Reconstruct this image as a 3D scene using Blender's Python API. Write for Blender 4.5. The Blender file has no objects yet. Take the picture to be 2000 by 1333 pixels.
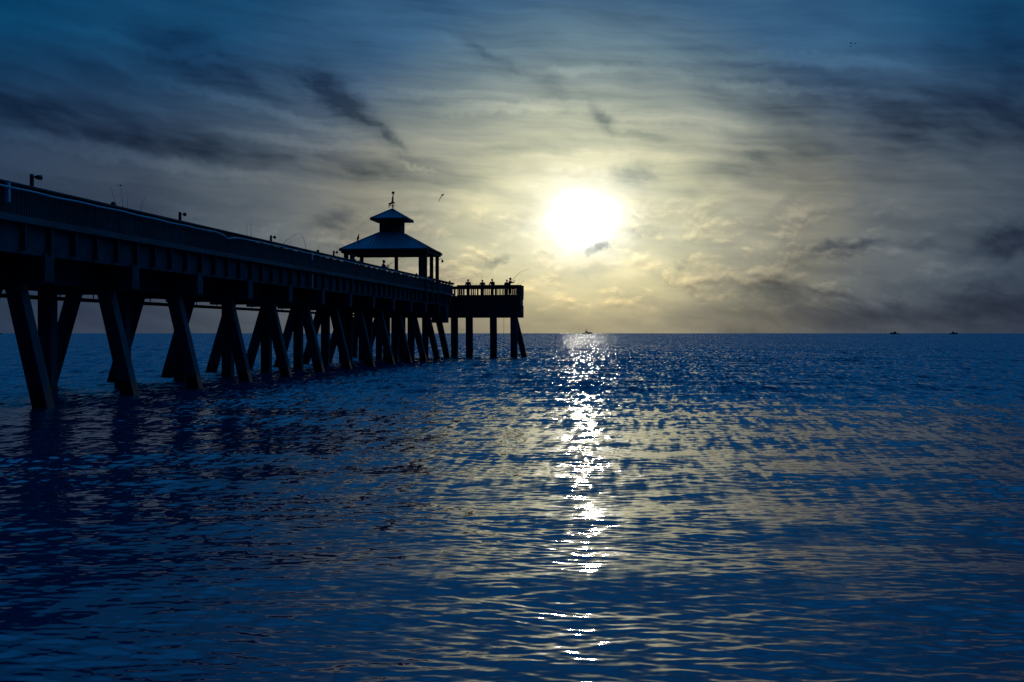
import bpy, bmesh, math, random
import numpy as np
from mathutils import Vector, Matrix

random.seed(7)
scene = bpy.context.scene
COL = scene.collection
R = math.radians

# ------------------------------------------------------------------ camera, sky, sun, exposure
FPX = 2350.0                      # focal length in pixels of the 2000 px wide photograph
YAW = math.atan(275.0 / FPX)      # the camera looks this far left of the pier's own direction (+Y)
EYE = 2.8                         # eye height over the sea (z = 0)
HORIZON = 651.0
CY, SY = math.cos(YAW), math.sin(YAW)

cam_data = bpy.data.cameras.new("camera")
cam = bpy.data.objects.new("camera", cam_data)
COL.objects.link(cam)
cam_data.sensor_width = 36.0
cam_data.lens = 36.0 * FPX / 2000.0
cam_data.clip_start = 0.1
cam_data.clip_end = 40000.0
cam.location = (0, 0, EYE)
cam.rotation_euler = (R(90) - math.atan((666.5 - HORIZON) / FPX), 0, YAW)
scene.camera = cam

SUN_AZ = math.degrees(math.atan(140.0 / FPX) - YAW)     # degrees right of +Y
SUN_EL = math.degrees(math.atan(223.0 / FPX))

sun_data = bpy.data.lights.new("sun", 'SUN')
sun = bpy.data.objects.new("sun", sun_data)
COL.objects.link(sun)
sun_data.energy = 0.07
sun_data.color = (1.0, 0.88, 0.66)
sun_data.angle = R(0.8)           # the disc is spread by the thin cloud in front of it
_d = Vector((math.sin(R(SUN_AZ)) * math.cos(R(SUN_EL)), math.cos(R(SUN_AZ)) * math.cos(R(SUN_EL)), math.sin(R(SUN_EL))))
sun.rotation_euler = (-_d).to_track_quat('-Z', 'Y').to_euler()

scene.view_settings.view_transform = 'Standard'
scene.view_settings.look = 'None'
scene.view_settings.exposure = 0.0
scene.view_settings.gamma = 1.0
scene.view_settings.use_curve_mapping = False
scene.render.engine = 'CYCLES'
scene.cycles.use_denoising = True
scene.cycles.max_bounces = 6
scene.cycles.sample_clamp_indirect = 6.0


def lin(r, g, b):
    def f(c):
        c /= 255.0
        return c / 12.92 if c <= 0.04045 else ((c + 0.055) / 1.055) ** 2.4
    return (f(r), f(g), f(b), 1.0)


def build_sky():
    w = bpy.data.worlds.new("World")
    scene.world = w
    w.use_nodes = True
    nt = w.node_tree
    N, L = nt.nodes, nt.links
    N.clear()

    def put(sock, v):
        if isinstance(v, bpy.types.NodeSocket):
            L.new(v, sock)
        else:
            sock.default_value = v

    def M(op, a, b=0.0, c=0.0, clamp=False):
        n = N.new('ShaderNodeMath'); n.operation = op; n.use_clamp = clamp
        put(n.inputs[0], a); put(n.inputs[1], b); put(n.inputs[2], c)
        return n.outputs[0]

    def comb(x, y, z=0.0):
        n = N.new('ShaderNodeCombineXYZ')
        put(n.inputs[0], x); put(n.inputs[1], y); put(n.inputs[2], z)
        return n.outputs[0]

    def smooth(v, a, b, to0=0.0, to1=1.0):
        n = N.new('ShaderNodeMapRange'); n.interpolation_type = 'SMOOTHSTEP'
        put(n.inputs[0], v)
        n.inputs[1].default_value = a; n.inputs[2].default_value = b
        n.inputs[3].default_value = to0; n.inputs[4].default_value = to1
        return n.outputs[0]

    def noise(vec, scale, detail=4.0, rough=0.55, dist=0.0):
        n = N.new('ShaderNodeTexNoise')
        put(n.inputs['Vector'], vec)
        n.inputs['Scale'].default_value = scale
        n.inputs['Detail'].default_value = detail
        n.inputs['Roughness'].default_value = rough
        n.inputs['Distortion'].default_value = dist
        return n

    def mapping(vec, loc=(0, 0, 0), rot=0.0, scale=(1, 1, 1), kind='TEXTURE'):
        n = N.new('ShaderNodeMapping'); n.vector_type = kind
        put(n.inputs[0], vec)
        n.inputs[1].default_value = loc
        n.inputs[2].default_value = (0, 0, rot)
        n.inputs[3].default_value = scale
        return n.outputs[0]

    def ramp(v, stops):
        n = N.new('ShaderNodeValToRGB'); n.color_ramp.interpolation = 'LINEAR'
        cr = n.color_ramp
        while len(cr.elements) < len(stops):
            cr.elements.new(0.5)
        for e, (p, c) in zip(cr.elements, stops):
            e.position = p; e.color = c
        L.new(v, n.inputs[0])
        return n.outputs[0]

    def mixc(f, a, b, blend='MIX'):
        n = N.new('ShaderNodeMix'); n.data_type = 'RGBA'; n.blend_type = blend
        put(n.inputs[0], f); put(n.inputs[6], a); put(n.inputs[7], b)
        return n.outputs[2]

    tc = N.new('ShaderNodeTexCoord')
    sep = N.new('ShaderNodeSeparateXYZ'); L.new(tc.outputs['Generated'], sep.inputs[0])
    dx, dy, dz = sep.outputs
    az = M('MULTIPLY', M('ARCTAN2', dx, dy), 180 / math.pi)          # degrees, 0 = +Y, right positive
    el = M('MULTIPLY', M('ARCSINE', M('MINIMUM', M('MAXIMUM', dz, -1.0), 1.0)), 180 / math.pi)
    a = M('SUBTRACT', az, SUN_AZ)
    e = M('SUBTRACT', M('ABSOLUTE', el), SUN_EL)
    ae = comb(a, e)

    # broad warp that frays every cloud edge
    wn = noise(ae, 0.26, 4.0, 0.5)
    wv = N.new('ShaderNodeVectorMath'); wv.operation = 'SUBTRACT'
    L.new(wn.outputs['Color'], wv.inputs[0]); wv.inputs[1].default_value = (0.5, 0.5, 0.5)
    ws = N.new('ShaderNodeVectorMath'); ws.operation = 'MULTIPLY'
    L.new(wv.outputs[0], ws.inputs[0]); ws.inputs[1].default_value = (1.9, 0.85, 0)
    wa = N.new('ShaderNodeVectorMath'); wa.operation = 'ADD'
    L.new(ae, wa.inputs[0]); L.new(ws.outputs[0], wa.inputs[1])
    warped = wa.outputs[0]
    # a second, fine warp tears the rims of the single clouds
    wn2 = noise(ae, 1.3, 5.0, 0.62)
    wv2 = N.new('ShaderNodeVectorMath'); wv2.operation = 'SUBTRACT'
    L.new(wn2.outputs['Color'], wv2.inputs[0]); wv2.inputs[1].default_value = (0.5, 0.5, 0.5)
    ws2 = N.new('ShaderNodeVectorMath'); ws2.operation = 'MULTIPLY'
    L.new(wv2.outputs[0], ws2.inputs[0]); ws2.inputs[1].default_value = (1.5, 0.9, 0)
    wa2 = N.new('ShaderNodeVectorMath'); wa2.operation = 'ADD'
    L.new(warped, wa2.inputs[0]); L.new(ws2.outputs[0], wa2.inputs[1])
    torn = wa2.outputs[0]

    # distance from the sun, stretched along the horizon
    e_w = M('MULTIPLY', e, 1.25)
    theta = M('SQRT', M('ADD', M('MULTIPLY', a, a), M('MULTIPLY', e_w, e_w)))
    # ragged rim of the veiled sun
    rim = noise(mapping(ae, scale=(2.2, 1.0, 1.0)), 0.9, 4.0, 0.6)
    ragged = M('ADD', theta, M('MULTIPLY', M('SUBTRACT', rim.outputs['Fac'], 0.5), smooth(theta, 0.8, 3.0, 0.0, 2.6)))

    D = 180.0
    px = lambda p: p * 0.02438 / D
    low = ramp(M('DIVIDE', ragged, D), [
        (px(0), lin(255, 255, 250)), (px(54), lin(255, 254, 240)), (px(88), lin(246, 243, 212)),
        (px(142), lin(221, 219, 187)), (px(215), lin(196, 195, 164)), (px(310), lin(160, 160, 142)),
        (px(430), lin(129, 129, 118)), (px(560), lin(100, 107, 111)), (px(700), lin(78, 90, 101)),
        (px(860), lin(56, 69, 87)), (px(1150), lin(44, 62, 86)), (px(1700), lin(26, 46, 76)),
        (px(3000), lin(10, 24, 50)), (1.0, lin(3, 9, 26))])
    high = ramp(M('DIVIDE', theta, D), [
        (px(0), lin(225, 230, 205)), (px(210), lin(172, 184, 168)), (px(300), lin(140, 156, 154)),
        (px(410), lin(98, 124, 138)), (px(540), lin(56, 94, 128)), (px(800), lin(22, 70, 108)),
        (px(1200), lin(3, 60, 98)), (px(2400), lin(4, 62, 108)), (px(4200), lin(3, 40, 84)), (1.0, lin(1, 12, 32))])
    base = mixc(smooth(el, 6.6, 13.8), low, high)
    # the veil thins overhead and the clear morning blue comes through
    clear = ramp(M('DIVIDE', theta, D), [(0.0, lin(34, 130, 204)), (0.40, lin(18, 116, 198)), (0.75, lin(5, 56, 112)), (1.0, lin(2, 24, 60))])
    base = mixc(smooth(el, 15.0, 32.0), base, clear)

    # drawn-out stratus: everything trails down to the right
    st = mapping(warped, rot=R(-11), scale=(7.5, 1.5, 1.0))
    s1 = noise(st, 1.0, 4.0, 0.48)
    st2 = mapping(warped, loc=(31, 7, 0), rot=R(-6), scale=(3.4, 0.5, 1.0))
    s2 = noise(st2, 1.0, 4.0, 0.5)
    st3 = mapping(warped, loc=(11, 17, 0), rot=R(-3), scale=(5.5, 0.36, 1.0))
    s3 = noise(st3, 1.0, 5.0, 0.58)
    thin = M('MULTIPLY', M('SUBTRACT', s3.outputs['Fac'], 0.5), M('MULTIPLY', smooth(el, 4.0, 7.5, 0.15, 0.62), smooth(theta, 26.0, 9.0, 0.35, 1.0)))
    streak = M('ADD', thin, M('ADD', M('MULTIPLY', M('SUBTRACT', s1.outputs['Fac'], 0.5), 0.95),
               M('MULTIPLY', M('SUBTRACT', s2.outputs['Fac'], 0.5), 0.30)))

    fray = noise(mapping(warped, loc=(5, 3, 0), rot=R(-16), scale=(2.6, 0.9, 1.0)), 1.0, 4.0, 0.5)
    fray_f = smooth(fray.outputs['Fac'], 0.25, 0.7, 0.45, 1.25)

    # individual darker clouds: (azimuth, elevation) seen in pixels of the photograph, half sizes, tilt, depth
    def blob(x, y, sx, sy, deg, s, vec, r_out=1.25, r_in=0.0):
        ca = (math.degrees(math.atan((x - 1000) / FPX) - YAW)) - SUN_AZ
        ce = math.degrees(math.atan((HORIZON - y) / FPX)) - SUN_EL
        v = mapping(vec, loc=(ca, ce, 0), rot=R(-deg), scale=(sx * 0.0244, sy * 0.0244, 1.0))
        ln = N.new('ShaderNodeVectorMath'); ln.operation = 'LENGTH'; L.new(v, ln.inputs[0])
        return smooth(ln.outputs['Value'], r_out, r_in, 0.0, s)

    def total(lst):
        acc = lst[0]
        for x in lst[1:]:
            acc = M('ADD', acc, x)
        return acc

    dark = [blob(*b, warped) for b in [
        (655, 190, 120, 56, 36, .62), (575, 148, 100, 36, 22, .34), (730, 262, 85, 20, 33, .46),
        (390, 130, 200, 60, 14, .42), (480, 170, 230, 60, 16, .26), (70, 245, 380, 74, 8, .70), (520, 315, 460, 34, 6, .52),
        (330, 205, 330, 30, 14, .40), (700, 335, 180, 26, 10, .28), (1720, 230, 480, 84, 10, .62), (1960, 150, 150, 110, 20, .50),
        (1880, 330, 300, 90, 8, .30), (1480, 318, 170, 58, -12, .38), (1250, 338, 70, 36, 4, .40),
        (1180, 238, 62, 22, 58, .34), (1075, 172, 70, 34, 50, .26), (955, 107, 105, 17, 27, .30),
        (1000, 296, 330, 16, -4, .16), (1330, 375, 150, 16, 10, .22), (650, 432, 78, 34, -22, .36),
    ]]
    crisp = [blob(*b, torn, 1.25, 0.25) for b in [
        (662, 196, 95, 34, 40, .34), (745, 268, 70, 9, 33, .28), (1242, 338, 44, 24, 4, .20), (1178, 238, 46, 12, 60, .20),
        (1440, 330, 90, 26, -20, .16), (800, 312, 46, 7, 14, .22), (648, 432, 58, 22, -24, .22), (960, 108, 80, 9, 28, .18),
        (1240, 268, 80, 8, 8, .18), (380, 82, 60, 22, 0, .22),
    ]]
    light = [blob(*b, torn, 1.3, 0.1) for b in [
        (1010, 213, 230, 15, -2, .30), (1160, 315, 230, 22, 0, .20), (250, 322, 430, 15, 7, .34), (600, 283, 220, 13, 5, .28),
        (1130, 140, 210, 11, -3, .22), (480, 215, 260, 11, 14, .26), (1500, 180, 240, 13, 8, .25), (1620, 140, 260, 14, 6, .25),
        (820, 330, 60, 5, 14, .25), (1330, 240, 200, 14, 6, .18), (300, 118, 240, 14, 10, .22), (800, 190, 150, 12, 0, .2),
    ]]
    d_sum = M('SUBTRACT', M('MULTIPLY', M('MULTIPLY', M('ADD', total(dark), total(crisp)), 0.76), fray_f), total(light))
    shade = M('ADD', M('MULTIPLY', M('MAXIMUM', streak, -0.35), smooth(theta, 2.0, 9.0, 0.55, 1.0)), d_sum)
    # more open sky straight above the sun, closing to both sides; far from the view it fades to a plain cover
    shade = M('MULTIPLY', shade, smooth(theta, 45.0, 90.0, 1.0, 0.4))
    keep = M('SUBTRACT', 1.0, shade)
    keep = M('MINIMUM', M('MAXIMUM', keep, 0.32), 1.35)
    col = mixc(1.0, base, comb(M('POWER', keep, 1.22), M('POWER', keep, 1.05), M('POWER', keep, 0.84)), 'MULTIPLY')

    # small ragged cumulus low over the sea
    lowband = M('MULTIPLY', smooth(el, 0.6, 1.7), smooth(el, 7.2, 4.4))
    cu = noise(mapping(warped, loc=(2, 1, 0), scale=(2.9, 1.5, 1.0)), 1.0, 8.0, 0.6)
    cu_b = noise(mapping(warped, loc=(2.08, 0.78, 0), scale=(2.9, 1.5, 1.0)), 1.0, 8.0, 0.6)
    lit = M('MULTIPLY', M('SUBTRACT', cu.outputs['Fac'], cu_b.outputs['Fac']), 3.6)
    body = smooth(cu.outputs['Fac'], 0.45, 0.60)
    puff = M('MULTIPLY', M('ADD', M('MULTIPLY', lit, body), M('MULTIPLY', body, 0.03)), M('MULTIPLY', lowband, smooth(theta, 26, 6)))
    small = [blob(*b, torn, 1.2, 0.25) for b in [
        (1660, 488, 82, 20, -4, .55), (1965, 484, 100, 40, -20, .55), (1480, 566, 170, 26, 0, .36),
        (1850, 600, 560, 58, -2, .46), (955, 514, 46, 15, -25, .40), (1176, 485, 30, 12, -25, .45),
        (1345, 517, 32, 16, -30, .26), (1160, 531, 76, 13, -5, .20), (1560, 495, 50, 16, 0, .2),
        (1800, 490, 60, 18, 0, .24), (1530, 405, 50, 20, -40, .16), (1260, 455, 90, 12, 0, .16),
    ]]
    glow_cu = [blob(*b, warped) for b in [(950, 395, 110, 45, -20, .22), (1245, 525, 110, 40, -15, .20), (900, 480, 90, 30, 0, .10), (1080, 575, 130, 26, 0, .12)]]
    f2 = M('MINIMUM', M('MAXIMUM', M('SUBTRACT', M('ADD', M('ADD', 1.0, puff), M('MULTIPLY', total(glow_cu), fray_f)),
                                     M('MULTIPLY', total(small), fray_f)), 0.35), 1.6)
    col = mixc(1.0, col, comb(M('POWER', f2, 1.22), M('POWER', f2, 1.06), M('POWER', f2, 0.80)), 'MULTIPLY')
    warm = M('MULTIPLY', M('MULTIPLY', body, lowband), smooth(theta, 14, 4, 0.0, 0.13))
    col = mixc(warm, col, lin(214, 178, 132))
    # murk along the horizon
    murk = M('MULTIPLY', smooth(el, 2.4, 0.2), 0.42)
    col = mixc(murk, col, mixc(1.0, col, (0.53, 0.46, 0.50, 1), 'MULTIPLY'))

    peach = M('MULTIPLY', smooth(el, 4.6, 1.5), smooth(theta, 15, 5, 0.0, 0.75))
    col = mixc(peach, col, mixc(1.0, col, (1.08, 0.97, 0.78, 1), 'MULTIPLY'))
    # the sun itself, burnt through the veil
    core = smooth(ragged, 1.9, 0.5, 0.0, 1.7)
    core2 = smooth(ragged, 3.2, 1.1, 0.0, 0.3)
    cc = mixc(1.0, (1.0, 0.97, 0.86, 1), comb(M('ADD', core, core2), M('ADD', core, core2), M('ADD', core, core2)), 'MULTIPLY')
    small_hide = M('SUBTRACT', 1.0, M('MINIMUM', M('MULTIPLY', total(small[5:6]), 1.6), 0.8))
    cc = mixc(1.0, cc, comb(small_hide, small_hide, small_hide), 'MULTIPLY')
    col = mixc(1.0, col, cc, 'ADD')

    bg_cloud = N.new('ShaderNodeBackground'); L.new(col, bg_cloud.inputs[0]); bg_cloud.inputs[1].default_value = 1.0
    sk = N.new('ShaderNodeTexSky'); sk.sky_type = 'NISHITA'; sk.sun_disc = False
    sk.sun_elevation = R(SUN_EL); sk.sun_rotation = R(SUN_AZ)
    bg_sky = N.new('ShaderNodeBackground'); L.new(sk.outputs[0], bg_sky.inputs[0]); bg_sky.inputs[1].default_value = 0.05
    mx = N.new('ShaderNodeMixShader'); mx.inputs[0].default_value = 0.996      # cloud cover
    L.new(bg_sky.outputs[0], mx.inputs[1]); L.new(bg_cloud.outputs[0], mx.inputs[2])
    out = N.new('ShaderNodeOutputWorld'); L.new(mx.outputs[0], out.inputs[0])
    w.cycles.sampling_method = 'MANUAL'
    w.cycles.sample_map_resolution = 1024


build_sky()

# ------------------------------------------------------------------ helpers


def tag(o, label=None, cat=None, group=None, kind=None):
    if label: o["label"] = label
    if cat: o["category"] = cat
    if group: o["group"] = group
    if kind: o["kind"] = kind
    return o


def empty(name, loc=(0, 0, 0), rz=0.0):
    o = bpy.data.objects.new(name, None)
    o.empty_display_size = 0.3
    COL.objects.link(o)
    o.location = loc
    o.rotation_euler = (0, 0, rz)
    return o


class MB:
    """collects simple solids; build() links them as one mesh object"""

    def __init__(self):
        self.v, self.f, self.s = [], [], []

    def add(self, verts, faces, smooth=False):
        b = len(self.v)
        self.v += [tuple(p) for p in verts]
        self.f += [tuple(b + i for i in q) for q in faces]
        self.s += [smooth] * len(faces)
        return self

    def box(self, x0, x1, y0, y1, z0, z1):
        v = [(x0, y0, z0), (x1, y0, z0), (x1, y1, z0), (x0, y1, z0), (x0, y0, z1), (x1, y0, z1), (x1, y1, z1), (x0, y1, z1)]
        return self.add(v, [(0, 3, 2, 1), (4, 5, 6, 7), (0, 1, 5, 4), (1, 2, 6, 5), (2, 3, 7, 6), (3, 0, 4, 7)])

    def ybeam(self, x0, x1, y0, y1, za0, za1, zb0, zb1):
        """beam along Y whose bottom/top run from (za0, za1) at y0 to (zb0, zb1) at y1"""
        v = [(x0, y0, za0), (x1, y0, za0), (x1, y1, zb0), (x0, y1, zb0), (x0, y0, za1), (x1, y0, za1), (x1, y1, zb1), (x0, y1, zb1)]
        return self.add(v, [(0, 3, 2, 1), (4, 5, 6, 7), (0, 1, 5, 4), (1, 2, 6, 5), (2, 3, 7, 6), (3, 0, 4, 7)])

    def bar(self, p, q, w, d, up=(0, 1, 0)):
        """rectangular bar from p to q; w across, d along 'up' """
        p, q, up = Vector(p), Vector(q), Vector(up)
        t = (q - p).normalized()
        s = t.cross(up).normalized() * (w / 2)
        u = s.cross(t).normalized() * (d / 2)
        v = [p - s - u, p + s - u, p + s + u, p - s + u, q - s - u, q + s - u, q + s + u, q - s + u]
        return self.add(v, [(0, 3, 2, 1), (4, 5, 6, 7), (0, 1, 5, 4), (1, 2, 6, 5), (2, 3, 7, 6), (3, 0, 4, 7)])

    def tube(self, pts, radii, n=8, smooth=True, cap=True):
        pts = [Vector(p) for p in pts]
        if not hasattr(radii, '__len__'): radii = [radii] * len(pts)
        rings = []
        ref = None
        for i, p in enumerate(pts):
            t = (pts[min(i + 1, len(pts) - 1)] - pts[max(i - 1, 0)]).normalized()
            if ref is None:
                ref = Vector((0, 0, 1)) if abs(t.z) < 0.9 else Vector((1, 0, 0))
            s = t.cross(ref).normalized()
            u = s.cross(t).normalized()
            ref = u
            rings.append([p + (s * math.cos(2 * math.pi * k / n) + u * math.sin(2 * math.pi * k / n)) * radii[i] for k in range(n)])
        v = [x for r in rings for x in r]
        f = []
        for i in range(len(pts) - 1):
            for k in range(n):
                k2 = (k + 1) % n
                f.append((i * n + k, i * n + k2, (i + 1) * n + k2, (i + 1) * n + k))
        self.add(v, f, smooth)
        if cap:
            b = len(self.v) - len(v)
            self.f.append(tuple(b + k for k in reversed(range(n)))); self.s.append(False)
            self.f.append(tuple(b + (len(pts) - 1) * n + k for k in range(n))); self.s.append(False)
        return self

    def ball(self, c, rx, ry=None, rz=None, nu=10, nv=7):
        ry = rx if ry is None else ry
        rz = rx if rz is None else rz
        c = Vector(c)
        v = [c + Vector((0, 0, -rz))]
        for j in range(1, nv):
            a = -math.pi / 2 + math.pi * j / nv
            for k in range(nu):
                b = 2 * math.pi * k / nu
                v.append(c + Vector((rx * math.cos(a) * math.cos(b), ry * math.cos(a) * math.sin(b), rz * math.sin(a))))
        v.append(c + Vector((0, 0, rz)))
        f = [(0, 1 + (k + 1) % nu, 1 + k) for k in range(nu)]
        for j in range(nv - 2):
            for k in range(nu):
                k2 = (k + 1) % nu
                f.append((1 + j * nu + k, 1 + j * nu + k2, 1 + (j + 1) * nu + k2, 1 + (j + 1) * nu + k))
        top = len(v) - 1
        f += [(1 + (nv - 2) * nu + k, 1 + (nv - 2) * nu + (k + 1) % nu, top) for k in range(nu)]
        return self.add(v, f, True)

    def plate(self, outline, thick, origin, ux, uz):
        """solid plate of an outline (2-D points) spanned by ux, uz at origin"""
        origin, ux, uz = Vector(origin), Vector(ux).normalized(), Vector(uz).normalized()
        nrm = ux.cross(uz).normalized() * (thick / 2)
        a = [origin + ux * x + uz * z - nrm for x, z in outline]
        b = [origin + ux * x + uz * z + nrm for x, z in outline]
        n = len(outline)
        f = [tuple(range(n)), tuple(range(2 * n - 1, n - 1, -1))]
        f += [(i, n + i, n + (i + 1) % n, (i + 1) % n) for i in range(n)]
        return self.add(a + b, f)

    def mesh(self, name, mat):
        me = bpy.data.meshes.new(name)
        me.from_pydata(self.v, [], self.f)
        me.polygons.foreach_set('use_smooth', self.s)
        me.materials.append(mat)
        bm = bmesh.new(); bm.from_mesh(me)
        bmesh.ops.recalc_face_normals(bm, faces=bm.faces)
        bm.to_mesh(me); bm.free()
        return me

    def build(self, name, mat, parent=None, loc=(0, 0, 0)):
        return link(name, self.mesh(name, mat), parent, loc)


def link(name, me, parent=None, loc=(0, 0, 0)):
    o = bpy.data.objects.new(name, me)
    COL.objects.link(o)
    o.location = loc
    if parent is not None: o.parent = parent
    return o


def mat(name, c1, c2, rough=0.8, scale=2.0, bump=0.15, stretch=(1, 1, 1), metallic=0.0, jitter=0.25):
    """weathered surface: two tones broken up by noise, each piece a little different"""
    m = bpy.data.materials.new(name); m.use_nodes = True
    N, L = m.node_tree.nodes, m.node_tree.links
    p = N['Principled BSDF']
    tc = N.new('ShaderNodeTexCoord')
    mp = N.new('ShaderNodeMapping'); mp.inputs[3].default_value = stretch
    L.new(tc.outputs['Object'], mp.inputs[0])
    n1 = N.new('ShaderNodeTexNoise'); n1.inputs['Scale'].default_value = scale; n1.inputs['Detail'].default_value = 7
    L.new(mp.outputs[0], n1.inputs['Vector'])
    mr = N.new('ShaderNodeMapRange'); mr.inputs[1].default_value = 0.32; mr.inputs[2].default_value = 0.68
    L.new(n1.outputs['Fac'], mr.inputs[0])
    mix = N.new('ShaderNodeMix'); mix.data_type = 'RGBA'
    mix.inputs[6].default_value = (*c1, 1); mix.inputs[7].default_value = (*c2, 1)
    L.new(mr.outputs[0], mix.inputs[0])
    oi = N.new('ShaderNodeObjectInfo')
    hs = N.new('ShaderNodeHueSaturation')
    jr = N.new('ShaderNodeMapRange'); jr.inputs[3].default_value = 1 - jitter; jr.inputs[4].default_value = 1 + jitter
    L.new(oi.outputs['Random'], jr.inputs[0]); L.new(jr.outputs[0], hs.inputs['Value'])
    L.new(mix.outputs[2], hs.inputs['Color'])
    L.new(hs.outputs[0], p.inputs['Base Color'])
    p.inputs['Roughness'].default_value = rough
    p.inputs['Metallic'].default_value = metallic
    p.inputs['Specular IOR Level'].default_value = 0.3
    b = N.new('ShaderNodeBump'); b.inputs['Strength'].default_value = bump; b.inputs['Distance'].default_value = 0.02
    L.new(n1.outputs['Fac'], b.inputs['Height']); L.new(b.outputs[0], p.inputs['Normal'])
    return m


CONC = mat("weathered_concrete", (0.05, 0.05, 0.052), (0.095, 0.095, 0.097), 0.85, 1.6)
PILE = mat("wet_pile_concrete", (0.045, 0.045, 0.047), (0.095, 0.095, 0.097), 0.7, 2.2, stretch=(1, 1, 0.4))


def tide_band(m):
    """weed and wet below the tide mark: darker and glossier, with a ragged upper edge"""
    N, L = m.node_tree.nodes, m.node_tree.links
    p = N['Principled BSDF']
    src = p.inputs['Base Color'].links[0].from_socket
    g = N.new('ShaderNodeNewGeometry'); sp = N.new('ShaderNodeSeparateXYZ'); L.new(g.outputs['Position'], sp.inputs[0])
    n = N.new('ShaderNodeTexNoise'); n.inputs['Scale'].default_value = 3.0; n.inputs['Detail'].default_value = 6
    L.new(g.outputs['Position'], n.inputs['Vector'])
    ad = N.new('ShaderNodeMath'); ad.operation = 'MULTIPLY_ADD'; ad.inputs[1].default_value = -1.1
    L.new(n.outputs['Fac'], ad.inputs[0]); L.new(sp.outputs[2], ad.inputs[2])
    mr = N.new('ShaderNodeMapRange'); mr.inputs[1].default_value = 0.0; mr.inputs[2].default_value = 0.35
    mr.inputs[3].default_value = 1.0; mr.inputs[4].default_value = 0.0
    L.new(ad.outputs[0], mr.inputs[0])
    mx = N.new('ShaderNodeMix'); mx.data_type = 'RGBA'; mx.inputs[7].default_value = (0.017, 0.019, 0.018, 1)
    L.new(mr.outputs[0], mx.inputs[0]); L.new(src, mx.inputs[6]); L.new(mx.outputs[2], p.inputs['Base Color'])
    r = N.new('ShaderNodeMapRange'); r.inputs[3].default_value = 0.75; r.inputs[4].default_value = 0.35
    L.new(mr.outputs[0], r.inputs[0]); L.new(r.outputs[0], p.inputs['Roughness'])


tide_band(PILE)
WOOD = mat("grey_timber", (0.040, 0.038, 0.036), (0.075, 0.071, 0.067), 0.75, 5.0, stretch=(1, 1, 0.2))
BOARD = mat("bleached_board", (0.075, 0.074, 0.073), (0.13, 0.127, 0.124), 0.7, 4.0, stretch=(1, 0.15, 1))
PIPE = mat("white_plastic_pipe", (0.55, 0.55, 0.55), (0.70, 0.70, 0.70), 0.4, 3.0, 0.05, jitter=0.05)
ROOFM = mat("painted_metal_roof", (0.075, 0.12, 0.155), (0.12, 0.165, 0.20), 0.45, 1.2, 0.05, jitter=0.05)
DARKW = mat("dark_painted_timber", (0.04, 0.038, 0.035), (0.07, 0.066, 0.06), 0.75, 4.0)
BLACK = mat("black_metal", (0.012, 0.012, 0.013), (0.025, 0.025, 0.027), 0.5, 6.0, 0.05)
ROD = mat("dark_rod_blank", (0.012, 0.012, 0.012), (0.02, 0.02, 0.02), 0.4, 10.0, 0.0)
GLASSY = mat("smoked_lamp_glass", (0.03, 0.03, 0.03), (0.04, 0.04, 0.04), 0.2, 10.0, 0.0)
SKIN = mat("skin", (0.24, 0.15, 0.11), (0.30, 0.19, 0.14), 0.6, 20.0, 0.0, jitter=0.2)
SHIRT = mat("dark_shirt_cloth", (0.025, 0.027, 0.035), (0.045, 0.047, 0.06), 0.9, 15.0, 0.1, jitter=0.3)
TROUS = mat("dark_trouser_cloth", (0.02, 0.02, 0.025), (0.035, 0.035, 0.04), 0.9, 15.0, 0.1, jitter=0.3)
HAIR = mat("dark_hair", (0.012, 0.01, 0.009), (0.02, 0.017, 0.015), 0.7, 30.0, 0.1)
FEATHER = mat("dark_feathers", (0.02, 0.02, 0.02), (0.05, 0.048, 0.045), 0.8, 20.0, 0.0)
HULL = mat("grey_hull_paint", (0.05, 0.055, 0.06), (0.08, 0.085, 0.09), 0.5, 1.0, 0.0)


def y_at(px, x):
    """distance along the pier of the point at lateral x that the eye sees in pixel column px"""
    t = (px - 1000.0) / FPX
    return x * (CY + t * SY) / (t * CY - SY)


def dep(x, y):
    return -x * SY + y * CY


def z_at(py, x, y):
    return EYE + (HORIZON - py) / FPX * dep(x, y)


def pt(px, py, x):
    y = y_at(px, x)
    return Vector((x, y, z_at(py, x, y)))


def at_y(px, py, y):
    t = (px - 1000.0) / FPX
    x = y * (t * CY - SY) / (CY + t * SY)
    return Vector((x, y, z_at(py, x, y)))


def up(h, y):
    """world height of a deck member h above eye level; the deck climbs slightly seaward"""
    return EYE + h * (1 + 0.06 * (y - 44.0) / 91.0)


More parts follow.
